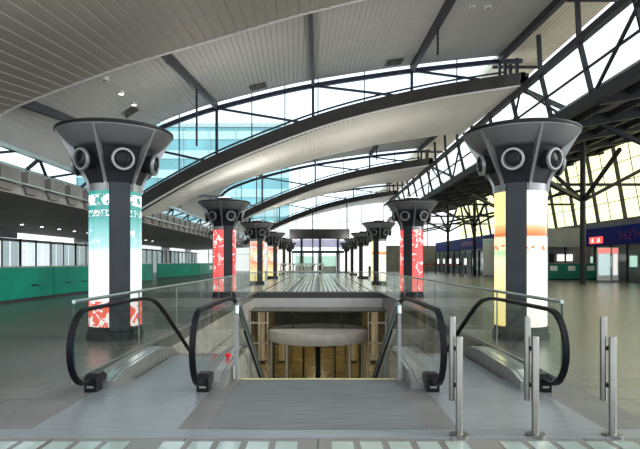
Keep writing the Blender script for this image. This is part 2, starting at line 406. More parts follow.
for k, zb in enumerate(ZB):
    if k > 0:
        plank_shell('ceiling', BEAM, AREAR, zb, zb+13.2, .30, 'panel', 5, edge=True)
    else:
        mid = [((p[0]*.5+q[0]*.5), (p[1]*.5+q[1]*.5)) for p, q in zip(arclen(BEAM, .4)[:50], arclen(AREAR, .4)[:50])]
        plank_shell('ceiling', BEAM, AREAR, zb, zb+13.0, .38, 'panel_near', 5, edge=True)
    if k == 3: pass
    else:
        plank_shell('ceiling_board', BFRONT, BREAR, zb+12.4, ZB[k+1]-.15, .24, 'panel_b', 6)
    if k == 0: continue
    # -------- the arched frame at this line: beam, chord, posts, diagonals, purlins
    yb = zb-.05
    root = thing('roof_truss', ['', 'dark arched roof truss nearest the camera, crossing above the first columns',
        'second arched roof truss down the hall, between the nearest and farthest trusses',
        'farthest and smallest arched roof truss, just before the end window'][k], 'roof truss', (0, yb, 4.1), 'arched roof trusses')
    MB().sweep([(x, yb, z+.42) for x, z in BEAM], [(-.3, -.40), (.3, -.40), (.3, .36), (-.3, .36)], up=(0, 1, 0)).build('arch_beam', 'beam', root)
    MB().sweep([(x, yb-.32, z-.03) for x, z in BEAM], [(-.04, -.05), (.04, -.05), (.04, .05), (-.04, .05)], up=(0, 1, 0)).build('edge_flashing', 'white', root)
    ch = [(x, yb, z-.32) for x, z in BREAR if x > -11.0]+[(12.3, yb, 13.7)]
    MB().sweep(ch, [(-.1, -.13), (.1, -.13), (.1, .13), (-.1, .13)], up=(0, 1, 0)).build('top_chord', 'blue_steel', root)
    sill = [(x, yb, z+1.02) for x, z in BEAM if -10.8 < x < 11.5]
    MB().sweep(sill, [(-.05, -.05), (.05, -.05), (.05, .05), (-.05, .05)], up=(0, 1, 0)).build('sill_bar', 'blue_steel', root)
    X = list(RAILX)+[12.1]
    for x in X[:5]:
        MB().bar((x, yb, interp(BEAM, x)+.1), (x, yb, interp(BREAR, x)-.3), .16, .16).build('post', 'blue_steel', root)
    for xa, xb in zip(X[:4], X[1:5]):
        MB().bar((xa, yb-.12, interp(BREAR, xa)-.35), (xb-.3, yb-.12, interp(BEAM, xb-.3)+.5), .13, .13).build('diagonal', 'blue_steel', root)
    for x in RAILX:
        y0 = ZB[k-1]+12.6; y1 = zb-.1
        MB().sweep([(x, y0+(y1-y0)*t/6, interp(BFRONT, x)+(interp(BREAR, x)-interp(BFRONT, x))*t/6-.22) for t in range(7)],
                   [(-.13, -.2), (.13, -.2), (.13, .18), (-.13, .18)] if x > 5 else [(-.095, -.18), (.095, -.18), (.095, .16), (-.095, .16)], up=(1, 0, 0)).build('purlin', 'dark', root)
        if x in (-6.1, 5.65, -10.7):
            yy = y0+(y1-y0)*(.62 if x < 0 else .5); f = (yy-y0)/(y1-y0)
            zt = interp(BFRONT, x)+(interp(BREAR, x)-interp(BFRONT, x))*f-.3
            MB().bar((x, yy, zt), (x, yy, zt-(2.9 if x == -6.1 else 1.4)), .09).build('hanger', 'dark', root)
    # -------- clerestory panes between chord and beam
    xs = [-10.95, -8.4, -6.1, -4.0, -2.0, 0, 2.8, 5.65, 8.4, 10.95]
    for xa, xb in zip(xs, xs[1:]):
        n = 5; q = [xa+(xb-xa)*i/n for i in range(n+1)]
        lo = [(x, interp(BEAM, x)+.7) for x in q]; hi = [(x, interp(BREAR, x)+.1) for x in q]
        pane = MB().prism(lo+hi[::-1], yb+.12, yb+.14, 'y')
        fr = MB().bar((xb, yb+.13, lo[-1][1]), (xb, yb+.13, hi[-1][1]), .06)
        window(pane, fr, 'glass_blue')

# ceiling fittings in the boarded bay: grilles, downlights
def on_boards(px, py, drop=.0):
    """point of the boarded ceiling of the first bay met by a picture ray"""
    best = None
    for i in range(400):
        y = 19+14*i/400; x = (px-318)/F*y; z = 1.6+(262-py)/F*y; f = (y-18.6)/(33.05-18.6)
        zc = interp(BFRONT, x)+(interp(BREAR, x)-interp(BFRONT, x))*f
        if best is None or abs(z-zc) < best[0]: best = (abs(z-zc), x, y, zc-drop)
    return best[1:]
VL = ['ceiling air grille above the left front column', 'ceiling air grille near the middle of the boarded ceiling', 'ceiling air grille near the right side of the boarded ceiling']
for (px, py), lb in zip(((128, 112), (258, 86), (394, 62)), VL):
    x, y, z = on_boards(px, py, .03)
    sl = (interp(BREAR, x+.5)-interp(BREAR, x-.5))
    v = thing('air_grille', lb, 'vent', (x, y, z), 'ceiling air grilles'); v.rotation_euler = (.09, -math.atan(sl), 0)
    g = MB(); 
    for a, b, c, d in ((-.5, .5, -.55, -.48), (-.5, .5, .48, .55), (-.5, -.43, -.5, .5), (.43, .5, -.5, .5), (-.04, .04, -.5, .5)): g.box(x+a, x+b, y+c, y+d, z-.03, z)
    g.build('grille_frame', 'vent', v)
    g = MB()
    for j in range(9): g.box(x-.45, x+.45, y-.46+j*.105, y-.42+j*.105, z-.025, z-.01)
    g.build('louvres', 'vent', v)
    MB().box(x-.47, x+.47, y-.5, y+.5, z-.015, z+.0).build('backing', 'black', v)
for (px, py, lit) in ((121, 92, 1), (134, 103, 1), (105, 78, 0), (472, 6, 0), (488, 6, 0)):
    x, y, z = on_boards(px, py, .02)
    lb = {105: 'unlit recessed downlight beside the two glowing ones on the left boarded ceiling', 121: 'glowing recessed downlight on the boarded ceiling, upper of the lit pair', 134: 'glowing recessed downlight on the boarded ceiling, lower of the lit pair near the grille',
          472: 'unlit recessed downlight at the top of the photo, left of the pair', 488: 'unlit recessed downlight at the top of the photo, right of the pair'}[px]
    d = thing('downlight', lb, 'downlight', (x, y, z-.06), 'downlights in the boarded ceiling')
    MB().lathe([(.10, z-.08), (.14, z-.08), (.15, z-.02), (.15, z+.06)], 20, (x, y, 0)).build('trim_ring', 'white', d, True)
    MB().lathe([(.095, z-.09), (.095, z-.07)], 20, (x, y, 0)).build('lens', 'lamp' if lit else 'steel_dull', d)

# ------------------------------------------------------------------ right side: edge beam, sloped glass, corrugated strip
YE = 101.
EX, EZ, LX, LZ = 12.25, 12.0, 12.9, 9.3
struct('trim_10', MB().bar((EX, 5, EZ), (EX, YE, EZ), .34, .34), 'dark')
struct('trim_11', MB().bar((LX, 5, LZ-.05), (LX, YE, LZ-.05), .4, .5), 'dark')
# corrugated eaves strip above the edge beam
cz = MB(); c0 = []
n = 28
for i in range(n+1):
    x = 11.15+3.0*i/n; z = 14.15+.0*i+(.06 if i % 2 else 0); c0.append((x, z))
cz.prism(c0+[(14.15, 14.5), (11.15, 14.5)], 4, YE, 'y')
struct('ceiling_corrugated', cz, 'corr')
for j in range(0, 12):
    y = 8+j*9
    if y < YE: struct('trim_%d' % (40+j), MB().bar((11.1, y, 14.0), (14.1, y, 14.0), .12, .18), 'dark')
MULL = [16.8+4.5*i for i in range(19)]
for i, y in enumerate(MULL[:-1]):
    y1 = MULL[i+1]
    pane = MB().add([(EX+.02, y, EZ), (EX+.02, y1, EZ), (LX+.02, y1, LZ), (LX+.02, y, LZ), (EX+.05, y, EZ), (EX+.05, y1, EZ), (LX+.05, y1, LZ), (LX+.05, y, LZ)],
                    [(0, 1, 2, 3), (7, 6, 5, 4), (0, 4, 5, 1), (1, 5, 6, 2), (2, 6, 7, 3), (3, 7, 4, 0)])
    fr = MB().bar((LX, y, LZ), (EX, y, EZ), .22, .14, up=(0, 1, 0)).bar((EX, y, EZ), (EX-.10, y, 14.1), .22, .14, up=(0, 1, 0))
    mx, mz = (EX+LX)/2, (EZ+LZ)/2
    fr.bar((mx, y, mz), (mx, y1, mz), .1, .1)
    window(pane, fr, 'glass', 'dark')
# brace rods in the glazing, one per roof line, and the brackets reaching over the side aisle
RB = ['nearest', 'second', 'third', 'farthest']
for k, zb in enumerate([-1]+ZB[1:]):
    if k == 0: continue
    r = thing('side_bracket', ['', 'dark steel bracket at the right end of the nearest roof truss', 'dark steel bracket at the right end of the second roof truss', 'dark steel bracket at the right end of the farthest roof truss'][k], 'bracket', (12.2, zb, 9.0), 'brackets at the truss ends')
    MB().bar((12.15, zb, 12.1), (19.6, zb, 8.75), .24, .24).build('outrigger', 'dark', r)
    MB().bar((12.3, zb-.3, 11.9), (LX, zb-4.2, LZ), .11).build('brace_rod', 'dark', r)
    MB().bar((12.3, zb+.3, 11.9), (LX, zb+4.2, LZ), .11).build('brace_rod', 'dark', r)
    MB().bar((LX-.05, zb-7.4, LZ), (EX, zb-13, EZ), .13).build('wind_brace', 'dark', r)
    MB().bar((12.0, zb, 12.2), (12.0, zb, 13.9), .18).build('end_post', 'dark', r)
    MB().bar((11.3, zb, 12.3), (11.3, zb, 13.8), .18).build('end_post', 'dark', r)

# ------------------------------------------------------------------ right aisle: dark roof, posts, yellow glass, shops
RX = 26.0
ar = MB().prism([(LX+.1, 9.5), (RX-1.0, 11.6), (RX-1.0, 11.9), (LX+.1, 9.8)], 8, YE, 'y')
struct('ceiling_aisle', ar, 'soffit')
for j in range(6):
    x = 14.5+2.0*j
    z = 9.5+2.1*(x-13)/12; struct('trim_%d' % (60+j), MB().box(x-.12, x+.12, 8, YE, z-.4, z+.02), 'dark')
for j in range(15):
    y = 20+5.6*j
    struct('trim_%d' % (70+j), MB().prism([(LX+.2, 8.9), (RX-1.1, 11.0), (RX-1.1, 11.6), (LX+.2, 9.5)], y-.15, y+.15, 'y'), 'dark')
PL = ['dark branching steel post beside the green kiosk', 'dark branching steel post hidden mostly behind the yellow advert column', 'dark branching steel post before the blue shop fascia, third from the camera', 'farthest dark branching steel post, before the far blue shop fascia']
def post(y, lb):
    r = thing('steel_post', lb, 'post', (19.5, y, 0), 'branching posts of the right aisle')
    MB().lathe([(.26, .0), (.26, .05), (.21, .06), (.19, 10.4)], 20, (19.5, y, 0)).build('shaft', 'dark', r, True)
    for p in ((24.6, y, 8.8), (13.6, y, 9.0), (19.5, y+5, 8.9), (19.5, y-5, 8.9), (14.5, y-2.5, 8.0)):
        MB().bar((19.5, y, 6.1), p, .2, .24).build('branch', 'dark', r)
    MB().bar((13.2, y, 7.3), (25.4, y, 7.3), .14, .2).build('tie', 'dark', r)
    MB().bar((13.0, y, 5.6), (19.5, y, 6.9), .14, .2).build('tie', 'dark', r)
for y, lb in zip((40.5, 54.5, 68.5, 82.5), PL): post(y, lb)
# yellow sloped glass: bottom (26,5.3) top (25.0,9.5)
GB, GT = (RX, 5.3), (RX-1.1, 11.5)
for i in range(15):
    y = 33+4.5*i; y1 = y+4.5
    pane = MB().add([(GB[0], y, GB[1]), (GB[0], y1, GB[1]), (GT[0], y1, GT[1]), (GT[0], y, GT[1]), (GB[0]+.03, y, GB[1]), (GB[0]+.03, y1, GB[1]), (GT[0]+.03, y1, GT[1]), (GT[0]+.03, y, GT[1])],
                    [(0, 1, 2, 3), (7, 6, 5, 4), (0, 4, 5, 1), (1, 5, 6, 2), (2, 6, 7, 3), (3, 7, 4, 0)])
    fr = MB().bar((GB[0], y, GB[1]), (GT[0], y, GT[1]), .3, .14, up=(0, 1, 0))
    for t in (0, .25, .5, .75):
        x = GB[0]+(GT[0]-GB[0])*t; z = GB[1]+(GT[1]-GB[1])*t
        fr.bar((x, y, z), (x, y1, z), .05)
    fr.bar((GB[0]-.02, y+2.25, GB[1]), (GT[0]-.02, y+2.25, GT[1]), .05, .05, up=(0, 1, 0))
    window(pane, fr, 'glass_yellow')
struct('wall_right', MB().box(RX+.02, RX+.3, 30, YE, 0, 5.3), 'wall')
# near blue fascia with lit red sign
bf = thing('shop_fascia', 'deep blue shop fascia with a small lit red sign, right edge of the hall', 'fascia', (RX-.3, 45, 3.1), 'blue shop fascias')
MB().box(RX-.35, RX, 34, 54.5, 3.1, 4.7).build('fascia_panel', 'blue', bf)
rs = MB().box(RX-.45, RX-.36, 49.5, 51.8, 3.3, 3.9).build('sign_box', 'sign_red', bf)
for yy in (50.1, 51.2):
    MB().prism([(yy-.28, 3.4), (yy+.28, 3.4), (yy+.1, 3.78), (yy-.1, 3.78)], RX-.47, RX-.45, 'x').build('sign_mark', 'sign_white', rs)
lett = MB()
for j in range(6):
    y0 = 43.0+.7*j
    lett.box(RX-.37, RX-.35, y0, y0+.12, 3.5, 4.2); lett.box(RX-.37, RX-.35, y0+.12, y0+.42, 3.5+.3*(j % 3), 3.62+.3*(j % 3))
lett.build('lettering', mat('dim_red_letters', (.30, .02, .10), .5), bf)
# shop fronts below
def shopfront(y0, y1, x, lb, lit):
    s = thing('retail_shop', lb, 'shop', (x, (y0+y1)/2, 0), 'shop fronts of the right aisle')
    MB().box(x, x+.1, y0, y1, 0, 3.1).build('back_panel', 'wall', s)
    MB().box(x-.06, x-.02, y0+.4, y1-.4, .5, 2.8).build('display_window', 'glass_grey', s)
    for k in range(5):
        y = y0+(y1-y0)*k/4; y = min(max(y, y0+.1), y1-.1)
        MB().box(x-.14, x-.02, y-.08, y+.08, 0, 3.1).build('mullion', 'dark', s)
    for k in range(3):
        y = y0+(y1-y0)*(k+.5)/3
        MB().box(x-.12, x-.07, y-.5, y+.5, 1.2, 2.1).build('lit_display', lit, s)
shopfront(34, 43, RX-.1, 'dark shop front under the blue fascia, nearest the right picture edge', 'strip')
shopfront(43.2, 54, RX-.1, 'dark shop front under the red sign, behind the green kiosk', 'screen')
# far shop row
fr_ = thing('shop_fascia', 'long far blue fascia over the red belt barrier', 'fascia', (20.6, 78, 3.3), 'blue shop fascias')
MB().box(20.5, 20.9, 58, 96, 3.3, 4.9).build('fascia_panel', 'blue', fr_)
l2 = MB()
for j in range(7): l2.box(20.46, 20.5, 72+1.0*j, 72.6+1.0*j, 3.8, 4.4)
l2.build('lettering', mat('dim_red_sign', (.35, .03, .12), .5), fr_)
l2 = MB()
for j in range(8): l2.box(20.46, 20.5, 60+1.1*j, 60.7+1.1*j, 3.9, 4.1); l2.box(20.46, 20.5, 60+1.1*j, 60.7+1.1*j, 4.3, 4.5)
l2.build('lettering', mat('pale_sign_text', (.5, .5, .65), .5), fr_)
shopfront(58, 70, 20.6, 'far shop front under the long blue fascia, nearer half', 'strip')
shopfront(70.2, 83, 20.6, 'far shop front under the long blue fascia, middle part', 'strip')
shopfront(83.2, 96, 20.6, 'far shop front under the long blue fascia, farthest part', 'strip')
# green kiosk
KY = 49.0
kk = thing('kiosk', 'dark green service kiosk with grey fascia and white notices behind the steel post', 'kiosk', (22.9, KY+1, 0))
MB().box(20.4, 25.4, KY, KY+.5, .1, 1.45).build('counter', 'green_dark', kk)
MB().box(20.5, 25.3, KY+.05, KY+.5, 0, .1).build('plinth', 'black', kk)
MB().box(20.2, 25.5, KY-.05, KY+.6, 1.45, 1.52).build('counter_top', 'steel_dull', kk)
MB().box(20.0, 23.6, KY-.2, KY+2.6, 2.95, 4.6).build('roof_fascia', 'wall', kk)
MB().box(20.3, 25.4, KY+2.3, KY+2.5, 0, 2.95).build('back_wall', 'wall', kk)
for x in (20.5, 22.2, 23.8, 25.2): MB().box(x-.06, x+.06, KY+.3, KY+.42, 1.5, 2.95).build('mullion', 'dark', kk)
for x in (21.0, 22.6, 24.3):
    MB().box(x-.32, x+.32, KY-.02, KY, .82, 1.25).build('notice', 'white', kk)
MB().box(22.3, 23.7, KY+2.2, KY+2.28, 1.7, 2.3).build('lit_panel', 'strip', kk)
MB().box(21.3, 21.7, KY+1.5, KY+1.7, 1.2, 2.4).build('cupboard', 'dark', kk)
def poster_stand(x, y, w, h, lb, top, body):
    p = thing('poster_stand', lb, 'poster stand', (x, y, 0), 'poster stands')
    MB().box(x-w/2, x+w/2, y-.12, y+.12, 0, .15).build('foot', 'steel_dull', p)
    MB().box(x-w/2, x+w/2, y-.06, y+.06, .15, h).build('board', 'white', p)
    MB().box(x-w/2+.05, x+w/2-.05, y-.075, y-.06, h-.45, h-.08).build('header', top, p)
    MB().box(x-w/2+.08, x+w/2-.08, y-.075, y-.06, h*.2, h-.5).build('poster', body, p)
poster_stand(22.6, 43.5, 1.05, 2.75, 'white poster stand with pale blue poster, beside the green kiosk', 'sign_red', 'poster')
poster_stand(23.7, 43.9, .5, 2.75, 'narrow white poster stand right beside the wider one', 'sign_red', 'poster_white')
poster_stand(18.6, 60, 1.2, 4.1, 'tall pale grey poster board beside the yellow advert column', 'teal_band', 'white')
# red belt barrier
bb = thing('belt_barrier', 'red belt barrier on slim posts before the far shops', 'barrier', (17, 75, 0))
bx = [13.6+1.2*j for j in range(6)]
for x in bx: MB().lathe([(.16, 0), (.16, .03), (.04, .05), (.035, 1.4)], 12, (x, 75, 0)).build('post', 'dark', bb, True)
MB().box(bx[0], bx[-1], 74.98, 75.02, 1.22, 1.36).build('belt', 'belt', bb)

# ------------------------------------------------------------------ left aisle
struct('wall_left', MB().box(-22.3, -22, 8, 22, 0, 3.3).box(-22.3, -22, 8, YE, -.3, .06).box(-22.3, -22, 8, YE, 3.1, 3.3).box(-22.3, -22, 8, YE, 3.75, 4.4), 'wall')
for i in range(17):
    y = 22+4.6*i; y1 = y+4.6
    wi = MB().box(-22.06, -22.02, y+.1, y1-.1, 3.32, 3.74)
    window(wi, None, 'glass' if i % 3 else 'glass_grey')
    dn = MB()
    for j in range(4):
        ya = y+j*1.15+.08
        dn.box(-22.0, -21.95, ya, ya+.98, .05, 3.1)
    o = struct('window_%d' % (300+i), dn, ('smoke', 'smoke', 'glass_grey', 'smoke', 'frost')[i % 5])
    MB().box(-21.95, -21.8, y-.06, y+.06, 0, 3.3).box(-21.95, -21.85, y+2.25, y+2.35, 0, 3.3).build('window_frame', 'steel_dull' if i % 2 else 'dark', o)
sof = MB().prism([(-12.0, 4.3), (-22.0, 3.75), (-22.0, 4.0), (-12.0, 4.6)], 8, YE, 'y')
struct('ceiling_soffit', sof, 'soffit')
# cassette band between soffit and strip windows
struct('trim_90', MB().prism([(-12.0, 4.3), (-12.3, 4.3), (-12.3, 5.3), (-12.05, 5.3)], 8, YE, 'y'), 'soffit')
ct = MB()
y = 9.
while y < 100:
    ct.prism([(y, 4.75), (y+1.35, 4.75), (y+1.35, 5.25), (y, 5.25)], -12.05, -11.75, 'x')
    ct.prism([(y+.2, 4.38), (y+1.0, 4.38), (y+1.25, 4.7), (y+.0, 4.7)], -12.0, -11.88, 'x')
    y += 1.9
struct('trim_91', ct, 'cassette')
struct('trim_92', MB().bar((-11.9, 8, 5.33), (-11.9, YE, 5.33), .14, .1), 'steel')
struct('trim_93', MB().bar((-11.35, 8, 5.82), (-11.35, YE, 5.82), .16, .16), 'steel')
struct('trim_94', MB().bar((-11.75, 8, 4.72), (-11.75, YE, 4.72), .1, .06), 'steel')
for i in range(17):
    y = 12.+5.2*i; y1 = y+5.2
    pane = MB().add([(-11.35, y, 5.8), (-11.35, y1, 5.8), (-11.9, y1, 5.3), (-11.9, y, 5.3), (-11.38, y, 5.8), (-11.38, y1, 5.8), (-11.93, y1, 5.3), (-11.93, y, 5.3)],
                    [(0, 1, 2, 3), (7, 6, 5, 4), (0, 4, 5, 1), (1, 5, 6, 2), (2, 6, 7, 3), (3, 7, 4, 0)])
    fr = MB().bar((-11.35, y, 5.8), (-11.9, y, 5.33), .12, .12, up=(0, 1, 0)).bar((-11.35, y, 5.8), (-11.9, y+1.7, 5.33), .1, .1).bar((-11.35, y+3.6, 5.8), (-11.9, y+1.9, 5.33), .1, .1)
    window(pane, fr, 'glass_blue', 'dark')
# aisle roof outside, its struts
struct('ceiling_left_aisle', MB().prism([(-13.2, 4.9), (-22.3, 4.6), (-22.3, 4.8), (-13.2, 5.1)], 8, YE, 'y'), 'soffit')
dl = None
for i in range(12):
    y = 34.2+2.45*i; x = -18.4; z = 4.3-.55*6.4/10
    if dl is None:
        dl = thing('downlight', 'small round downlight in the low dark soffit over the left aisle', 'downlight', (x, y, z), 'downlights in the left soffit')
        MB().lathe([(.11, z-.02), (.16, z-.02), (.16, z+.03)], 16, (x, y, 0)).build('trim_ring', 'steel_dull', dl, True)
        MB().lathe([(.10, z-.035), (.10, z-.005)], 16, (x, y, 0)).build('lens', 'lamp', dl)
    else: dup(dl, (x, y, z), dl['label'])
# green hoardings
def hoarding(x0, y0, x1, y1, h, lb, notice=False):
    cx, cy = (x0+x1)/2, (y0+y1)/2
    r = thing('site_hoarding', lb, 'hoarding', (cx, cy, 0), 'green hoardings along the left aisle')
    d = Vector((x1-x0, y1-y0, 0)); L = d.length; d.normalize(); nrm = Vector((d.y, -d.x, 0))
    MB().bar((x0, y0, .12+(h-.12)/2), (x1, y1, .12+(h-.12)/2), .06, h-.12).build('panel', 'green', r)
    MB().bar((x0, y0, .06), (x1, y1, .06), .1, .12).build('plinth', 'dark', r)
    MB().bar((x0, y0, h+.02), (x1, y1, h+.02), .09, .06).build('top_rail', 'steel', r)
    for t in (.35, .8):
        p = Vector((x0, y0, 0))+d*(L*t)+nrm*.04
        MB().bar(p+Vector((0, 0, .62))-d*.3, p+Vector((0, 0, .62))+d*.3, .03, .06).build('grip_slot', 'black', r)
    if notice:
        p = Vector((x0, y0, 0))+d*(L*.3)+nrm*.05
        MB().bar(p+Vector((0, 0, .9))-d*1.0, p+Vector((0, 0, .9))+d*1.0, .02, .55).build('notice', 'white', r)
HL = [(-12.1, 17.05, -12.0, 24.9, 'green hoarding panel running out of the left picture edge'), (-12.0, 24.95, -11.95, 28.8, 'green hoarding panel directly left of the teal advert column'),
      (-11.95, 28.85, -11.9, 33.5, 'green hoarding panel behind the teal advert column'), (-13.9, 36.5, -13.9, 46.0, 'green hoarding panel directly right of the teal advert column'),
      (-15.2, 52, -13.4, 62, 'green hoarding panel midway between teal and red advert columns'), (-13.8, 64, -13.4, 84, 'far green hoarding panel with white notice beside the red advert column')]
for i, (a, b, c, d, lb) in enumerate(HL): hoarding(a, b, c, d, 1.38 if i < 3 else 1.45, lb, i == len(HL)-1)

# ------------------------------------------------------------------ columns
def make_column():
    r = thing('advert_column', '', 'column', (0, 0, 0), 'columns with flared capitals')
    n8 = 2*PI/6
    def oct_(prof): return [(a/math.cos(PI/6), z) for a, z in prof]
    MB().lathe(oct_([(.44, 0), (.44, 3.24)]), 6, rot=PI/6).build('shaft', 'col', r)
    MB().lathe(oct_([(.50, 0), (.50, .14), (.47, .16), (.47, .24)]), 6, rot=PI/6).build('base', 'col_dark', r)
    MB().lathe(oct_([(.44, 3.16), (.47, 3.24), (.54, 3.42), (.74, 3.98), (.74, 4.2)]), 6, rot=PI/6).build('capital', 'col_dark', r)
    MB().lathe([(.70, 3.93), (.82, 3.93), (.90, 3.98), (1.03, 4.10), (1.16, 4.25), (1.16, 4.28)], 64).build('flare_ring', 'col_light', r, True)
    MB().lathe([(1.14, 4.27), (1.18, 4.27), (1.185, 4.29), (1.18, 4.325), (1.1, 4.36), (.0001, 4.42)], 64).build('rim', 'black', r, True)
    up = MB().lathe([(.34, 4.36), (.36, 4.50), (.30, 4.52)], 24).build('uplight', 'dark', r, True)
    MB().lathe([(.28, 4.515), (.28, 4.53)], 24).build('lens', 'lamp', up)
    for k in range(6):
        t = k*n8; u = Vector((math.cos(t), math.sin(t), 0)); w = Vector((-math.sin(t), math.cos(t), 0)); zz = Vector((0, 0, 1))
        if k % 2 == 0:      # dark pilaster face
            p = MB(); sec = [(.40, -.195), (.49, -.205), (.51, -.18), (.51, .18), (.49, .205), (.40, .195)]
            vs = [u*a+w*b+zz*z for z in (.2, 3.22) for a, b in sec]; q = len(sec)
            p.add(vs, [tuple(range(q))[::-1], tuple(range(q, 2*q))]+[(i, (i+1) % q, q+(i+1) % q, q+i) for i in range(q)])
            p.build('pilaster', 'col', r)
        else:               # curved light box
            p = MB(); arc = [(.525*math.cos(math.radians(-36+6*j)), .525*math.sin(math.radians(-36+6*j))) for j in range(13)]
            sec = [(.36, -.25)]+arc+[(.36, .25)]; q = len(sec)
            vs = [u*a+w*b+zz*z for z in (.28, 3.05) for a, b in sec]
            p.add(vs, [tuple(range(q))[::-1], tuple(range(q, 2*q))]+[(i, (i+1) % q, q+(i+1) % q, q+i) for i in range(q)])
            p.build('advert_panel', AD['white'], r, True)
            MB().add([u*a+w*b+zz*z for z in (3.05, 3.20) for a, b in sec], [tuple(range(q))[::-1], tuple(range(q, 2*q))]+[(i, (i+1) % q, q+(i+1) % q, q+i) for i in range(q)]).build('collar', 'rib', r, True)
        # rib on the corner
        tc = t+n8/2; uc = Vector((math.cos(tc), math.sin(tc), 0)); wc = Vector((-math.sin(tc), math.cos(tc), 0))
        poly = [(.47, 3.05), (.555, 3.05), (.575, 3.22), (.64, 3.36), (1.165, 4.25), (1.0, 4.25), (.80, 3.98), (.58, 3.4)]
        q = len(poly)
        vs = [uc*a+zz*z+wc*d for d in (-.028, .028) for a, z in poly]
        MB().add(vs, [tuple(range(q))[::-1], tuple(range(q, 2*q))]+[(i, (i+1) % q, q+(i+1) % q, q+i) for i in range(q)]).build('rib', 'rib', r)
        # air nozzle on the face
        ax = (u-zz*.12).normalized(); c = u*.63+zz*3.665
        hz = MB().lathe([(.19, -.05), (.19, .10), (.21, .13), (.21, .20), (.18, .21), (.18, .10)], 28, c, ax).build('air_nozzle', 'col_dark', r, True)
        MB().lathe([(.225, .18), (.225, .22), (.212, .235), (.18, .235), (.172, .22), (.175, .18)], 32, c, ax).build('nozzle_ring', 'ring', hz, True)
        cc = c+ax*.12+zz*.015; prof = []
        for j in range(11):
            an = -PI/2+(PI*.80)*j/10; prof.append((max(.001, .168*math.cos(an)), .168*math.sin(an)))
        prof += [(.09, .115), (.08, .0)]
        av = (ax+zz*.25).normalized(); MB().lathe(prof, 28, cc, av).build('nozzle_ball', 'col', hz, True)
        MB().lathe([(.088, .0), (.088, .108)], 20, cc, av).build('nozzle_bore', 'black', hz)
    return r
proto = make_column()
CZ = [11.6+13.5*k for k in range(6)]
CL = {(-1, 0): ('teal', None, 'column with teal and white advert panels, nearest on the left'), (1, 0): ('cream', 'yellow', 'column with glowing cream and yellow advert panels, nearest on the right'),
      (-1, 1): ('red', None, 'column with red advert panels, second of the left row'), (1, 1): ('red', None, 'column with red advert panels, second of the right row'),
      (-1, 2): ('stripe', None, 'column with yellow and red striped panels, third of the left row'), (1, 2): ('cream', 'yellow', 'column with pale yellow panels, third of the right row, beyond the red one'),
      (-1, 3): ('stripe', None, 'column with reddish striped panels, fourth of the left row'), (1, 3): ('white', None, 'column with white panels, fourth of the right row'),
      (-1, 4): ('white', None, 'small distant column fifth of the left row, behind white railing'), (1, 4): ('white', None, 'small distant column with white panels, fifth of the right row'),
      (-1, 5): ('white', None, 'most distant column of the left row, beside the portal'), (1, 5): ('white', None, 'most distant column of the right row, beside the portal')}
AD2 = 2
first = True
for k, y in enumerate(CZ):
    for s in (-1, 1):
        ad, ad2, lb = CL[(s, k)]
        c = proto if first else dup(proto, (0, 0, 0), lb)
        c['label'] = lb; c.location = (s*4.27, y, 0)
        # a face (dark pilaster) looks towards -Y turned a little to the hall's middle
        c.rotation_euler = (0, 0, -PI/2-s*math.radians(30))
        ap = [o for o in c.children if o.name.split('.')[0] == 'advert_panel']
        ap.sort(key=lambda o: o.name)
        for i, o in enumerate(ap):
            o.material_slots[0].link = 'OBJECT'
            use = ad
            if ad2 and i == AD2: use = ad2
            o.material_slots[0].material = AD[use]
        first = False
        ul = bpy.data.lights.new('column_uplight', 'AREA'); ul.shape = 'DISK'; ul.size = .55; ul.energy = (70, 300, 300, 220, 220, 220)[k]; ul.color = (1, .95, .86); ul.spread = PI
        uo = bpy.data.objects.new('column_uplight', ul); COL.objects.link(uo); uo.location = (s*4.27, y, 4.56); uo.rotation_euler = (PI, 0, 0)

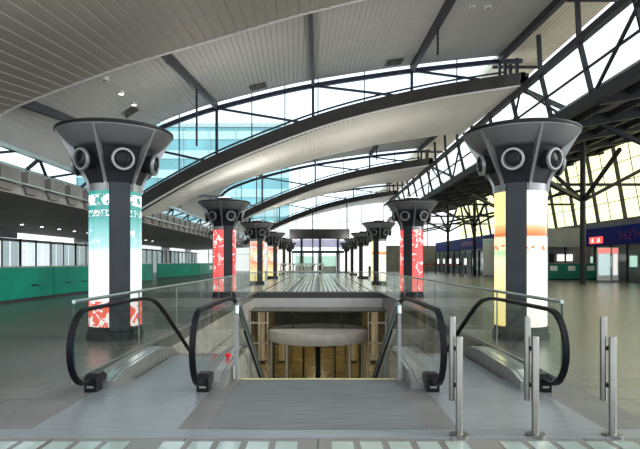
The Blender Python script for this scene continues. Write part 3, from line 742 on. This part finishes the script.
# ------------------------------------------------------------------ escalators
SL = .52
def rail_path():
    """handrail centre line in (y, z): newel loop, flat, easing into the slope"""
    pts = [(7.0, .17), (6.82, .15)]
    cy, cz, r = 6.60, .59, .44
    for j in range(15):
        a = -PI/2-PI*j/14; pts.append((cy+r*math.cos(a), cz+r*math.sin(a)))
    pts += [(7.4, 1.03), (8.2, 1.03), (8.8, 1.02), (9.3, .95), (9.7, .81), (10.1, .62)]
    y, z = 10.1, .62; y2 = 17.7; pts.append((y2, z-SL*(y2-y)))
    pts.append((18.2, z-SL*7.9)); pts.append((19.4, z-SL*7.9-.02))
    return pts
def floor_path(y):
    """walking surface of the escalator"""
    if y < 9.3: return 0.
    if y < 10.3: return -.26*(y-9.3)**2/1.0
    return max(LOW, -.26-SL*(y-10.3))
def escalator(s, lb):
    r = thing('escalator', lb, 'escalator', (s*2.2, 7.2, 0), 'escalators beside the stairs')
    RP = rail_path()
    top = [p for p in RP[16:]]
    for x, side in ((s*2.78, -s), (s*1.41, -s)):      # outer and inner balustrade; decks lie towards the hall's middle
        pth = [(x, y, z) for y, z in RP]
        MB().sweep(pth, [(-.032, -.024), (.032, -.024), (.038, 0), (.03, .022), (-.03, .022), (-.038, 0)], up=(1, 0, 0)).build('handrail', 'rubber', r, True)
        # glass inside the loop
        poly = [(y, z-.02) for y, z in RP[3:]][:-1]
        low = [(y, z-.86) for y, z in top[:-1]][::-1]
        gl = MB().prism(poly+low[:-1]+[(6.9, .15)], x-.006, x+.006, 'x'); gl.build('glass_panel', 'glass_green', r)
        # deck with metal lids, follows the slope
        a, b = sorted((x-side*.07, x+side*.24)); ys = [6.9, 7.3, 8, 8.6, 9.2, 9.6, 10.0, 10.4, 11, 12, 14, 16, 17.8]
        tops = [(y, interp([(6.9, .09), (7.3, .17), (9.0, .22), (9.6, .12), (10.3, -.18), (17.8, -.18-SL*7.5)], y)) for y in ys]
        bot = [(y, min(0, floor_path(y))-.02-(.45 if y > 9.8 else 0)) for y in ys][::-1]
        MB().prism(tops+bot, a, b, 'x').build('deck', 'concrete' if False else 'steel_dull', r)
        a2, b2 = sorted((x+side*.05, x+side*.16))
        lid = [(y, z+.008) for y, z in tops[:7]]
        MB().prism(lid+[(y, z-.004) for y, z in tops[:7]][::-1], a2, b2, 'x').build('deck_lid', 'lid', r)
        a3, b3 = sorted((x+side*.18, x+side*.23))
        MB().prism(lid+[(y, z-.004) for y, z in tops[:7]][::-1], a3, b3, 'x').build('deck_lid', 'lid', r)
        # black handrail inlet
        MB().prism([(6.72, .0), (7.05, .0), (7.05, .17), (6.95, .22), (6.80, .22), (6.70, .17)], x-.075, x+.075, 'x').build('handrail_inlet', 'black', r)
        MB().prism([(6.705, .06), (6.73, .06), (6.73, .085), (6.705, .085)], x-.04, x+.04, 'x').build('maker_plate', 'steel_dull', r)
        if abs(x) < 2:
            px = x+side*.10
            if s < 0: MB().lathe([(.025, .19), (.025, .22), (.045, .225), (.045, .255), (.025, .275)], 16, (px, 8.0, 0)).build('stop_button', 'red', r, True)
            # cladding towards the stairs
            a4, b4 = sorted((x+side*.245, x+side*.255))
            MB().prism([(7.51, .17), (9.0, .2), (9.6, .12), (10.3, -.18), (17.8, -.18-SL*7.5), (17.8, LOW), (16, LOW), (7.51, -.4)], a4, b4, 'x').build('cladding', 'concrete', r)
    # landing plate and steps between the balustrades
    a, b = sorted((s*2.74, s*1.34))
    MB().box(a, b, 5.24, 7.5, 0, .008).build('landing_plate', 'plate', r)
    a, b = sorted((s*2.47, s*1.42))
    MB().box(a, b, 7.5, 9.3, -.12, .008).build('comb_plate', 'plate', r)
    st = MB(); y = 9.3
    while y < 18.2:
        z = floor_path(y+.2); st.box(a, b, y, y+.4, z-.25, z); y += .4
    st.build('steps', 'steel_dull', r)
    a, b = sorted((s*2.78, s*1.41))
    tr = MB().prism([(7.5, -.12), (9.3, -.12), (10.3, -.5), (18.2, -.5-SL*7.9), (18.2, LOW), (16.2, LOW), (7.5, -.8)], a, b, 'x'); tr.build('truss_casing', 'concrete', r)
escalator(-1, 'escalator going down on the left, red button on its deck')
escalator(1, 'escalator going down on the right behind the steel bollards')

# ------------------------------------------------------------------ stairs + railings
stw = thing('staircase', 'wide staircase going down between the two escalators', 'stairs', (0, 7.5, 0))
sm = MB(); ns = 29; rise = 4.5/ns; run = .30
for i in range(ns):
    y = 7.5+run*i; z = -rise*(i)
    sm.box(-1.05, 1.05, y, y+run+.02, z-rise-.25, z-rise if i else -rise)
sm.box(-1.05, 1.05, 7.44, 7.5, -.3, 0)
sm.build('treads', 'border', stw)
nm = MB()
nm.box(-1.05, 1.05, 7.44, 7.5, 0, .014)
nm.build('nosing_strip', 'nosing', stw)
for s, lb in ((-1, 'steel stair handrail with glass on the left of the stairs'), (1, 'steel stair handrail with glass on the right of the stairs')):
    r = thing('stair_railing', lb, 'railing', (s*1.09, 7.45, 0), 'stair railings')
    x = s*1.10
    pr = [(x, 7.42, .90), (x, 7.46, .99), (x, 7.55, 1.02), (x, 7.68, .99), (x, 7.9, .88), (x, 15.9, .88-8.0*(rise/run))]
    MB().tube(pr, .032, 14).build('handrail', 'steel', r, True)
    x2 = x-s*.045
    MB().tube([(x2, 7.9, .60), (x2, 15.8, .60-7.9*(rise/run))], .018, 10).build('lower_rail', 'rubber', r, True)
    MB().box(x-.02, x+.02, 7.41, 7.47, 0, .92).build('end_post', 'wall', r)
    for j in range(1, 6):
        y = 7.45+1.6*j; zf = -rise*((y-7.5)/run)
        MB().box(x-.02, x+.02, y-.03, y+.03, zf-.2, zf+.92).build('baluster', 'steel_dull', r)
    MB().prism([(7.5, .9), (15.5, .9-8*(rise/run)), (15.5, .08-8*(rise/run)), (7.5, .08)], x-.006, x+.006, 'x').build('glass_panel', 'glass', r)

# ------------------------------------------------------------------ glass balustrades round the opening
def balustrade(pa, pb, n, lb):
    pa = Vector(pa); pb = Vector(pb); r = thing('glass_balustrade', lb, 'balustrade', (pa+pb)/2, 'glass balustrades round the stair well')
    d = (pb-pa)/n; u = d.normalized()
    for i in range(n):
        p = pa+d*i+u*.02; q = pa+d*(i+1)-u*.02
        MB().bar(p+Vector((0, 0, .54)), q+Vector((0, 0, .54)), .016, 1.02).build('glass_panel', 'glass_green', r)
    for i in range(n+1):
        p = pa+d*i; p = p+u*(.01 if i == 0 else (-.01 if i == n else 0))
        MB().bar(p+Vector((0, 0, .0)), p+Vector((0, 0, 1.05)), .024, .016, up=u).build('post', 'glass_edge' if i in (0, n) else 'steel_dull', r)
    MB().tube([pa+Vector((0, 0, 1.075)), pb+Vector((0, 0, 1.075))], .026, 12).build('top_rail', 'steel', r, True)
    MB().bar(pa+Vector((0, 0, .03)), pb+Vector((0, 0, .03)), .06, .06).build('foot_channel', 'steel_dull', r)
balustrade((-3.22, 7.25, 0), (-3.22, 28.4, 0), 8, 'long glass balustrade with steel rail beside the left escalator')
balustrade((3.22, 7.25, 0), (3.22, 28.4, 0), 8, 'long glass balustrade with steel rail beside the right escalator')
balustrade((-3.2, 28.7, 0), (3.2, 28.7, 0), 4, 'glass balustrade across the far end of the stair well')

# ------------------------------------------------------------------ bollards
def bollard(x, lb):
    y = 5.06; b = thing('bollard', lb, 'bollard', (x, y, 0), 'steel bollards before the right escalator')
    MB().lathe([(.095, .006), (.095, .018), (.085, .024), (.04, .026)], 28, (x, y, 0)).build('floor_flange', 'bollard', b, True)
    MB().lathe([(.033, .02), (.033, .905), (.03, .912), (.0005, .914)], 24, (x, y, 0)).build('post', 'bollard', b, True)
    xr, yr = x-.045, y+.075
    MB().lathe([(.0005, .308), (.029, .31), (.031, .32), (.031, 1.082), (.028, 1.09), (.0005, 1.092)], 24, (xr, yr, 0)).build('rear_post', 'bollard', b, True)
    for z in (.46, .80): MB().bar((x, y, z), (xr, yr, z), .03, .04).build('bracket', 'black', b)
for x, lb in ((1.30, 'steel twin-tube bollard on the left of the three, before the inner handrail'), (2.0, 'steel twin-tube bollard in the middle of the three'), (2.71, 'steel twin-tube bollard on the right of the three, out on the bare floor')): bollard(x, lb)

# ------------------------------------------------------------------ lower level: shopfront, revolving door, golden hall
FY = 26.45
for i, (xa, xb) in enumerate(((-OX, -2.38), (2.38, OX))):
    f = MB()
    for z in (-1.32, -2.3, -3.05): f.box(xa, xb, FY-.06, FY+.06, z-.03, z+.03)
    for x in (xa+.04, (xa+xb)/2, xb-.04): f.box(x-.03, x+.03, FY-.05, FY+.05, LOW, -.78)
    window(MB().box(xa, xb, FY, FY+.02, LOW, -.78), f, 'glass_warm', 'warm_metal')
window(MB().box(-2.38, 2.38, FY, FY+.02, -1.6, -.78), MB().box(-2.38, 2.38, FY-.05, FY+.07, -1.66, -1.56).box(-1.2, -1.14, FY-.04, FY+.06, -1.56, -.78).box(1.14, 1.2, FY-.04, FY+.06, -1.56, -.78), 'glass_warm', 'dark')
struct('trim_30', MB().box(-OX, OX, FY-.1, 28.38, -.80, -.745), 'olive')
rd = thing('revolving_door', 'large round revolving glass door at the foot of the stairs', 'revolving door', (0, 26.5, LOW))
RR = 2.33; cx, cy = 0, 26.4
MB().lathe([(RR-.12, -2.1), (RR, -2.1), (RR+.02, -2.07), (RR+.02, -1.66), (RR, -1.62)], 72, (cx, cy, 0), close=False).build('canopy_drum', 'warm_metal', rd, True)
MB().lathe([(RR-.02, -1.63), (RR-.02, -1.60), (.001, -1.58)], 72, (cx, cy, 0), close=False).build('canopy_roof', 'warm_metal', rd)
MB().lathe([(RR-.10, -2.12), (.001, -2.11)], 48, (cx, cy, 0), close=False).build('canopy_soffit', 'steel_dull', rd)
for a0, a1 in ((-52, 52), (128, 232)):
    g = MB(); q = 14; vs = []
    for rr in (RR-.05, RR-.035):
        for z in (LOW+.05, -2.12):
            for j in range(q+1):
                a = math.radians(a0+(a1-a0)*j/q); vs.append((cx+rr*math.cos(a), cy+rr*math.sin(a), z))
    w = q+1; fcs = []
    for j in range(q):
        fcs += [(j, j+1, w+j+1, w+j), (2*w+j, 3*w+j, 3*w+j+1, 2*w+j+1), (j, 2*w+j, 2*w+j+1, j+1), (w+j, w+j+1, 3*w+j+1, 3*w+j)]
    g.add(vs, fcs).build('curved_glass', 'glass_warm', rd, True)
for a in (-52, -18, 18, 52, 128, 162, 198, 232):
    a = math.radians(a); p = (cx+(RR-.05)*math.cos(a), cy+(RR-.05)*math.sin(a))
    MB().lathe([(.045, LOW), (.045, -2.1)], 10, (p[0], p[1], 0)).build('drum_post', 'warm_metal', rd)
for a in (20, 110, 200, 290):
    a = math.radians(a); e = Vector((math.cos(a), math.sin(a), 0)); c = Vector((cx, cy, 0))
    wgo = MB()
    p0, p1 = c+e*.1, c+e*(RR-.14)
    wgo.bar(p0+Vector((0, 0, LOW+.12)), p1+Vector((0, 0, LOW+.12)), .05, .16).bar(p0+Vector((0, 0, -2.2)), p1+Vector((0, 0, -2.2)), .05, .12)
    wgo.bar(p1+Vector((0, 0, LOW+.05)), p1+Vector((0, 0, -2.14)), .08, .08)
    lf = wgo.build('door_wing', 'dark', rd)
    MB().bar(p0+e*.05+Vector((0, 0, (LOW-2.2)/2)), p1-e*.05+Vector((0, 0, (LOW-2.2)/2)), .012, 2.1).build('wing_glass', 'glass_warm', lf)
MB().lathe([(.13, LOW), (.13, -2.12)], 20, (cx, cy, 0)).build('centre_post', 'dark', rd, True)
for x in (-.62, .62): MB().lathe([(.05, -2.16), (.05, -2.10)], 12, (x, cy-RR+.3, 0)).build('sensor', 'black', rd)
# lower hall
struct('wall_lower_left', MB().box(-7.3, -7, 28.7, 60, LOW, -.6), 'wood')
struct('wall_lower_right', MB().box(7, 7.3, 28.7, 60, LOW, -.6), 'wood')
struct('wall_lower_back', MB().box(-7, 7, 46, 46.3, LOW, -.6), 'wood')
struct('ceiling_lower', MB().box(-7, 7, 29, 46, -.8, -.6), 'panel_b')
struct('wall_lower_front_left', MB().box(-7, -OX-.3, 28.5, 28.8, LOW, -.6), 'concrete')
struct('wall_lower_front_right', MB().box(OX+.3, 7, 28.5, 28.8, LOW, -.6), 'concrete')
struct('wall_dark_backing', MB().box(-2.3, 2.3, 28.9, 29.1, -1.75, -.6), 'olive')  # dark sheet added behind the glass to darken it
cl = None
for i in range(4):
    for x in (-4.2, 0, 4.2):
        y = 31+3.6*i
        if cl is None:
            cl = thing('ceiling_lamp', 'warm square ceiling lamp in the golden lower hall behind the revolving door', 'lamp', (x, y, -.86), 'warm lamps of the lower hall')
            MB().box(x-.5, x+.5, y-.5, y+.5, -.86, -.81).build('housing', 'warm_metal', cl)
            MB().box(x-.44, x+.44, y-.44, y+.44, -.875, -.86).build('diffuser', 'lamp_warm', cl)
        else: dup(cl, (x, y, -.86), cl['label'])
        li = bpy.data.lights.new('lamp_light', 'AREA'); li.energy = 38; li.size = .9; li.color = (1, .84, .56)
        lo = bpy.data.objects.new('lamp_light', li); COL.objects.link(lo); lo.location = (x, y, -.95)
pn = None
for j, x in enumerate((-3.4, -2.2, 2.2, 3.4)):
    p = thing('lower_pillar', ['round dark pillar in the lower hall, far left behind the door', 'round dark pillar in the lower hall, left behind the door', 'round dark pillar in the lower hall, right behind the door', 'round dark pillar in the lower hall, far right behind the door'][j], 'pillar', (x, 33.5, LOW))
    MB().lathe([(.16, LOW+.12), (.16, -.8)], 20, (x, 33.5, 0)).build('pillar_shaft', 'warm_metal', p, True)
    MB().lathe([(.22, LOW), (.22, LOW+.12)], 20, (x, 33.5, 0)).build('pillar_foot', 'dark', p)

# ------------------------------------------------------------------ far end
for i, x in enumerate(range(-20, 24, 4)):
    y = YE-.5; x1 = x+4; zt = 13.0 if x > -12 else 4.5
    pane = MB().box(x, x1, y, y+.03, 4.6 if x > 10 else 0.4, 9 if x > 10 else zt)
    fr = MB().box(x-.06, x+.06, y-.08, y+.08, 0, zt)
    for z in (3.0, 6.0, 9.0): 
        if z < zt: fr.box(x, x1, y-.04, y+.06, z-.03, z+.03)
    window(pane, fr, 'glass', 'steel_dull')
struct('wall_back', MB().box(12, 26, YE-.6, YE-.3, 0, 4.6), 'wall')
pt = thing('entrance_portal', 'dark flat-roofed entrance portal with glass doors at the far end', 'portal', (.2, 80, 0))
X0, X1 = -4.15, 4.6; PY = 80
MB().box(X0, X1, PY, PY+3, 5.05, 6.4).build('canopy', 'beam', pt)
MB().box(X0+.3, X1-.3, PY+.6, PY+.8, 3.75, 4.9).build('lavender_band', 'lavender', pt)
for x in (X0+.2, -2.4, .3, 2.9, X1-.2): MB().box(x-.16, x+.16, PY+.3, PY+.7, 0, 5.05).build('post', 'dark', pt)
MB().box(X0, X1, PY+.4, PY+.7, 2.9, 3.25).build('transom', 'dark', pt)
for xa, xb in ((X0+.4, -2.6), (-2.2, .1), (.5, 2.7), (3.1, X1-.4)):
    d = MB().box(xa, xb, PY+.45, PY+.5, .1, 2.9).build('door', 'glass_green', pt)
    MB().box(xa, xa+.1, PY+.42, PY+.53, 0, 2.9).box(xb-.1, xb, PY+.42, PY+.53, 0, 2.9).box(xa, xb, PY+.42, PY+.53, 0, .15).build('door_frame', 'steel_dull', d)
for x, lb in ((-2.2, 'lit green shop display seen through the far portal, left one'), (1.4, 'lit green shop display seen through the far portal, right one')):
    v = thing('display_case', lb, 'display case', (x, 92, 0))
    MB().box(x-1.6, x+1.6, 92, 92.6, 0, .9).build('plinth', 'white', v)
    MB().box(x-1.6, x+1.6, 92, 92.5, .9, 2.6).build('lit_case', 'screen', v)
for x, zt, lb in ((-.75, 9.5, 'slim dark mast rising left of centre from the far portal'), (4.43, 11.3, 'slim dark mast rising at the right end of the far portal')):
    my = PY-.4 if x < 0 else PY+4
    mm = thing('mast', lb, 'mast', (x, my, 0), 'masts of the far portal')
    MB().lathe([(.14, 0), (.14, .1), (.1, .12), (.08, zt)], 14, (x, my, 0)).build('mast_pole', 'dark', mm, True)
wr = thing('white_railing', 'white metal railing with many uprights across the hall in the distance', 'railing', (-2.5, 60, 0))
x0, x1 = -5.4, .45
for j in range(14):
    x = x0+(x1-x0)*j/13
    MB().bar((x, 60, 0), (x, 60, 1.15), .15, .12).bar((x, 60, 1.12), (x+.16, 59.8, 1.38), .14, .1).build('upright', 'white', wr)
MB().bar((x0, 59.8, 1.38), (x1+.16, 59.8, 1.38), .1, .14).build('top_rail', 'white', wr)
MB().bar((x0, 60, .62), (x1, 60, .62), .1, .1).build('middle_rail', 'white', wr)
MB().bar((x0, 60, .12), (x1, 60, .12), .06, .1).build('bottom_rail', 'white', wr)
for x, c, lb in ((5.0, 'red', 'waste bin with red lid beyond the pale yellow column'), (6.05, 'blue', 'waste bin with blue lid beyond the pale yellow column')):
    b = thing('waste_bin', lb, 'bin', (x, 67, 0), 'waste bins')
    MB().prism([(x-.33, 0), (x+.33, 0), (x+.38, .85), (x-.38, .85)], 66.7, 67.3, 'y').build('body', 'bin_dark', b)
    MB().prism([(x-.40, .85), (x+.40, .85), (x+.36, 1.1), (x-.36, 1.1)], 66.68, 67.32, 'y').build('lid', c, b)

# ------------------------------------------------------------------ outside: glass office block seen over the roofs, ground
ob = thing('office_building', 'teal glass office building seen through the roof windows', 'building', (-36, 125, 0))
BH = 29.5; bx0, bx1, by = -50, -6, 114
MB().box(bx0, bx1, by, by+20, -1, BH).build('glass_facade', 'teal_glass', ob)
for z in range(3, 30, 4): MB().box(bx0, bx1+.1, by-.25, by, z, z+1.7).build('spandrel', 'teal_band', ob)
MB().box(bx0, bx1+.15, by-.6, by, -1, 10).build('added_white_base', 'white', ob)  # white base added to keep the low view behind the columns bright
fm = MB()
x = bx0
while x < bx1: fm.box(x, x+.12, by-.35, by, 0, BH); x += 5.5
fm.build('mullions', 'steel', ob)
MB().box(bx0-.2, bx1+.2, by-.4, by+20, BH, BH+.8).build('parapet', 'steel', ob)
struct('ground', MB().box(-160, 160, -60, 260, -6.2, -6.0), 'paving')

# ------------------------------------------------------------------ light
w = bpy.data.worlds.new('overcast'); scene.world = w; w.use_nodes = True
bg = w.node_tree.nodes['Background']; bg.inputs['Color'].default_value = (.90, .96, 1.0, 1); bg.inputs['Strength'].default_value = 2.9
sun = bpy.data.lights.new('sun', 'SUN'); sun.energy = 8.0; sun.angle = math.radians(35); sun.color = (1, .98, .9)
so = bpy.data.objects.new('sun', sun); COL.objects.link(so); so.rotation_euler = (0, math.radians(60), 0); so.location = (60, 20, 40)

vs = scene.view_settings
vs.view_transform = 'Standard'; vs.look = 'None'; vs.gamma = 1; vs.exposure = -0.7; vs.use_curve_mapping = False
c = scene.cycles
c.max_bounces = 8; c.diffuse_bounces = 5; c.glossy_bounces = 4; c.transparent_max_bounces = 24; c.transmission_bounces = 6
c.caustics_reflective = False; c.caustics_refractive = False; c.sample_clamp_indirect = 4
c.use_denoising = True
